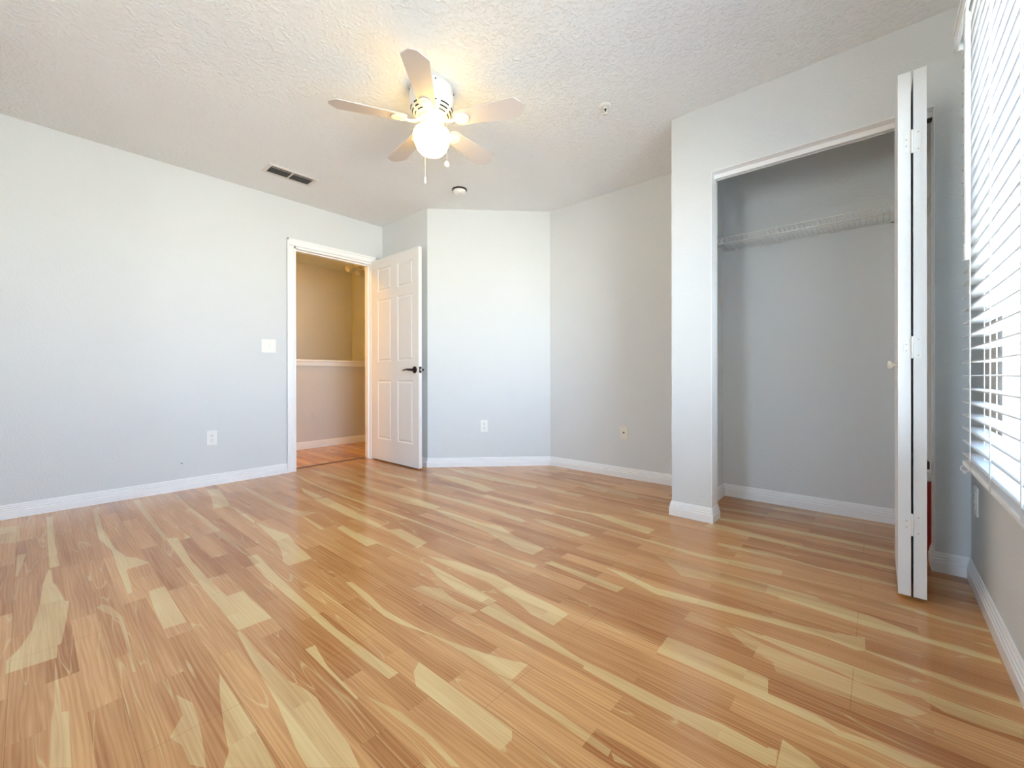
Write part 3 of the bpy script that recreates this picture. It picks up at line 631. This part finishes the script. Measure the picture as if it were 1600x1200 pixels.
# hinges screwed over the two panel edges
def fold_hinge(z, h, flip):
    bm = B(); gx = 0.040
    lathe(bm, [(0.0042, -h/2), (0.0042, h/2)], (gx, -0.004, z), 12)
    k = h/3
    if flip:
        box(bm, gx, gx+0.026, -0.0018, 0, z-h/2, z+h/2)
        box(bm, gx-0.022, gx, -0.0018, 0, z-h/2+0.006, z+h/2-0.006)
    else:
        box(bm, gx, gx+0.026, -0.0018, 0, z+h/2-k*0.95, z+h/2); box(bm, gx, gx+0.026, -0.0018, 0, z-h/2, z-h/2+k*0.95)
        box(bm, gx-0.025, gx, -0.0018, 0, z-k*0.62, z+k*0.62)
    hg = obj('hinge', bm, M_PLASTIC, bif, bevel=0.0006)
    sc = B()
    for (x, zz) in ((gx+0.017, z+h/2-0.012), (gx+0.017, z-h/2+0.012), (gx-0.016, z+0.012), (gx-0.016, z-0.012)):
        lathe(sc, [(0.0026, -0.0026), (0.0030, -0.0016)], (x, 0, zz), 10, axis='Y')
    obj('screws', sc, M_STEEL, hg)
fold_hinge(1.745, 0.088, True); fold_hinge(0.965, 0.084, False); fold_hinge(0.292, 0.084, False)
bm = B(); lathe(bm, [(0.005, 2.015), (0.005, 2.035)], (0.062, 0.42, 0), 12); obj('top_pivot', bm, M_STEEL, bif)
bm = B(); lathe(bm, [(0.006, 0.001), (0.006, 0.018)], (0.062, 0.42, 0), 12); obj('bottom_pivot', bm, M_STEEL, bif)

# wire shelf
SX0, SX1 = -0.842, XR-0.004; SF, SB = 2.975, CYB-0.006; SZ = 1.752
sh = thing('wire_shelf', 'white wire shelf high inside the closet', 'wire shelf', (SX0, SB, SZ))
def rod(name, y, z, r): 
    bm = B(); tube(bm, [(0, y-SB, z-SZ), (SX1-SX0, y-SB, z-SZ)], r, 8); return obj(name, bm, M_WIRE, sh)
rod('front_rail', SF, SZ+0.002, 0.0030); rod('lip_rail', SF-0.002, SZ-0.035, 0.0034); rod('back_rail', SB-0.002, SZ-0.002, 0.0030); rod('middle_rail', (SF+SB)/2, SZ-0.005, 0.0026)
n = int((SX1-SX0)/0.0254)
bm = B(); tube(bm, [(0, -0.002, 0), (0, SF-SB, 0.002), (0, SF-SB-0.003, -0.035)], 0.0013, 5)
w0 = obj('deck_wire', bm, M_WIRE, sh, (0.0254, 0, 0))
for i in range(2, n):
    c = w0.copy(); col.objects.link(c); c.parent = sh; c.location = (i*0.0254, 0, 0)
for x in (0.09, 0.36, 0.63, 0.90, 1.06):
    bm = B(); box(bm, x-0.006, x+0.006, -0.006, 0.006, -0.014, 0.004); lathe(bm, [(0.007, -0.006), (0.006, 0.004)], (x, 0, -0.012), 12, axis='Y'); obj('wall_clip', bm, M_PLASTIC, sh)
for x in (0.065, 0.38, 0.69):
    bm = B(); tube(bm, [(x-0.008, SF-SB-0.004, -0.037), (x+0.010, SF-SB-0.004, 0.004)], 0.0028, 8); obj('lip_brace', bm, M_WIRE, sh)
obj('end_bracket', boxes((-0.001, 0.012, SF-SB-0.010, SF-SB+0.012, -0.045, 0.008)), M_PLASTIC, sh, bevel=0.002)
obj('end_bracket', boxes((SX1-SX0-0.012, SX1-SX0+0.002, SF-SB-0.010, SF-SB+0.012, -0.045, 0.008)), M_PLASTIC, sh, bevel=0.002)

# red canister at the closet's right end
t = thing('fire_extinguisher', 'red canister with black top standing inside the closet behind the bifold door', 'fire extinguisher', (0.142, 2.86, 0))
bm = B(); lathe(bm, [(0.040, 0), (0.052, 0.006), (0.055, 0.02), (0.055, 0.335), (0.052, 0.352), (0.042, 0.368), (0.026, 0.380)], seg=40); obj('cylinder', bm, M_RED, t)
bm = B(); lathe(bm, [(0.0555, 0.372-0.02), (0.056, 0.374), (0.050, 0.386), (0.024, 0.392)], seg=40); o = obj('collar', bm, M_PLASTIC, t); o['label'] = 'white collar band'
bm = B(); lathe(bm, [(0.020, 0.385), (0.020, 0.400), (0.030, 0.404), (0.044, 0.408), (0.044, 0.440), (0.038, 0.447), (0.001, 0.448)], seg=32); o = obj('valve_head', bm, M_BLACK, t); o['label'] = 'black valve head'

# ------------------------------------------------------------------ window and blind
def window(name, label, hy, loc, rotz):
    w = thing(name, label, 'window', loc, rotz, kind='structure')
    hz = WZ1-WZ0
    bm = B(); f = 0.045
    box(bm, -0.03, 0.03, -hy, hy, 0, f); box(bm, -0.03, 0.03, -hy, hy, hz-f, hz); box(bm, -0.03, 0.03, -hy, -hy+f, f, hz-f); box(bm, -0.03, 0.03, hy-f, hy, f, hz-f); box(bm, -0.02, 0.02, -hy+f, hy-f, hz*0.5-0.02, hz*0.5+0.02)
    obj('window_frame', bm, M_VINYL, w, bevel=0.003)
    obj('window_pane', boxes((-0.002, 0.002, -hy+f*0.6, hy-f*0.6, f*0.6, hz-f*0.6)), M_GLASS, w)
    sl = obj('window_sill', boxes((XR-0.012-WX, -0.03, -hy+0.001, hy-0.001, 0.0, 0.015)), M_SILL, w, bevel=0.003)
    sl['label'] = 'pale marble sill'
window('window_1', 'white-framed window behind the blind at right', (WY1-WY0)/2, (WX, (WY0+WY1)/2, WZ0), 0)
window('window_added', 'unseen window added behind the viewer for extra daylight', (W2X1-W2X0)/2, ((W2X0+W2X1)/2, YB-0.17, WZ0), R(-90))

BX0, BX1 = XR-0.083, XR-0.033      # room-side and wall-side slat edges
BY0, BY1 = 0.05, 2.062
BZ = 0.567
bl = thing('window_blind', 'white horizontal slat blind covering the window at right', 'window blind', ((BX0+BX1)/2, (BY0+BY1)/2, BZ))
cx, cy = (BX0+BX1)/2, (BY0+BY1)/2; hw, hl = 0.025, (BY1-BY0)/2
def slat_mesh(th=0.0028, crown=0.0016):
    bm = B(); n = 6; secs = []
    for s in (-1, 1):
        top = []; bot = []
        for i in range(n+1):
            x = -hw+2*hw*i/n; z = crown*(1-(x/hw)**2)
            top.append(bm.verts.new((x, s*hl, z+th/2))); bot.append(bm.verts.new((x, s*hl, z-th/2)))
        secs.append((top, bot))
    (t0, b0), (t1, b1) = secs
    for i in range(n):
        f = bm.faces.new((t0[i], t0[i+1], t1[i+1], t1[i])); f.smooth = True
        f = bm.faces.new((b0[i], b0[i+1], b1[i+1], b1[i])); f.smooth = True
    for q in (0, n): bm.faces.new((t0[q], b0[q], b1[q], t1[q]))
    bm.faces.new(t0+b0[::-1]); bm.faces.new(t1+b1[::-1])
    return bm
PITCH_S = 0.0430; z = 0.032
s0 = obj('slat', slat_mesh(), M_SLAT, bl, (0, 0, z)); NS = 1
while z+PITCH_S < 1.955-BZ:
    z += PITCH_S; NS += 1
    c = s0.copy(); col.objects.link(c); c.parent = bl; c.location = (0, 0, z)
    c.rotation_euler = (0, random.uniform(-0.006, 0.006), 0)
ztop = z
obj('bottom_rail', boxes((-hw, hw, -hl, hl, -0.008, 0.008)), M_SLAT, bl, bevel=0.004)
obj('head_rail', boxes((-hw+0.002, 0.032, -hl+0.01, hl-0.01, 1.965-BZ, 2.01-BZ)), M_PLASTIC, bl, bevel=0.002)
bm = B(); box(bm, -hw-0.016, -hw-0.008, -hl-0.012, hl+0.012, 1.955-BZ, 2.025-BZ); box(bm, -hw-0.020, -hw-0.016, -hl-0.012, hl+0.012, 2.012-BZ, 2.025-BZ); box(bm, -hw-0.019, -hw-0.016, -hl-0.012, hl+0.012, 1.955-BZ, 1.963-BZ)
for s in (-1, 1): box(bm, -hw-0.008, 0.030, s*(hl+0.012)-0.006*(s > 0), s*(hl+0.012)+0.006*(s < 0), 1.955-BZ, 2.025-BZ)
obj('valance', bm, M_SLAT, bl, bevel=0.0015)
for k in range(6):
    y = (BY1-0.178-cy)-k*0.306
    for x, nm in ((-hw-0.002, 0), (hw+0.002, 1)):
        bm = B(); tube(bm, [(x, y, 1.965-BZ), (x, y, 0.0)], 0.0013 if x > 0 else 0.0016, 6)
        obj('ladder_cord', bm, M_CORD, bl)
    bm = B(); tube(bm, [(0.004, y+0.012, 1.965-BZ), (0.004, y+0.012, 0.006)], 0.0009, 5); obj('lift_cord', bm, M_CORD, bl)
bm = B(); pts = [(0.0+0.010*math.sin(2*math.pi*i/12), 0.008*math.sin(4*math.pi*i/12)*0.3, -0.018-0.010*math.cos(2*math.pi*i/12)) for i in range(13)]
tube(bm, pts, 0.0016, 6); box(bm, -0.004, 0.004, -0.004, 0.004, -0.034, -0.026)
obj('cord_knot', bm, M_CORD, bl, (-hw+0.004, hl-0.02, 0))
# tilt wand hanging from the head rail on the room side
wd = 0.0
bm = B(); tube(bm, [(0, 0, 1.90-BZ), (0, 0, 1.195-BZ)], 0.0054, 8); lathe(bm, [(0.0062, 1.19-BZ), (0.0064, 1.235-BZ)], seg=12)
tube(bm, [(0, 0, 1.90-BZ), (0.002, 0, 1.925-BZ), (0.010, 0, 1.94-BZ), (0.012, 0, 1.966-BZ)], 0.0024, 8)
o = obj('tilt_wand', bm, M_PLASTIC, bl, (-hw-0.022, 1.765-cy, 0)); o['label'] = 'long white tilt wand'

# ------------------------------------------------------------------ hallway lights
t = thing('hall_light', 'small ceiling light with amber glass shades over the stairwell', 'ceiling light', (-5.60, 3.10, H))
bm = B(); lathe(bm, [(0.065, 0), (0.065, -0.010), (0.045, -0.028), (0.018, -0.034), (0.014, -0.05), (0.001, -0.052)], seg=28); obj('canopy', bm, M_CREAM, t)
for k in range(3):
    a = R(150+120*k); ca, sa = math.cos(a), math.sin(a)
    bm = B(); tube(bm, [(0, 0, -0.035), (0.05*ca, 0.05*sa, -0.050), (0.085*ca, 0.085*sa, -0.045)], 0.006, 8)
    arm = obj('arm', bm, M_CREAM, t)
    bm = B(); lathe(bm, [(0.014, 0), (0.026, 0.015), (0.040, 0.05), (0.048, 0.085)], seg=24, caps=False)
    q = Vector((ca*0.9, sa*0.9, -0.42)).to_track_quat('Z', 'Y').to_euler()
    s_ = obj('glass_shade', bm, M_SHADE, arm, (0.085*ca, 0.085*sa, -0.045), q)
    sd = s_.modifiers.new('thickness', 'SOLIDIFY'); sd.thickness = 0.003
t = thing('added_hall_lamp', 'unseen ceiling lamp added left of the doorway for the warm hallway light', 'ceiling light', (-4.60, 0.75, H))  # lamp added out of view, position guessed, gives the hallway its warm light
bm = B(); lathe(bm, [(0.10, 0), (0.10, -0.02), (0.085, -0.026)], seg=32); obj('lamp_base', bm, M_CREAM, t)
bm = B(); lathe(bm, [(0.11, -0.02), (0.12, -0.045), (0.10, -0.085), (0.06, -0.108), (0.001, -0.115)], seg=32); obj('lamp_globe', bm, M_HLAMP, t)
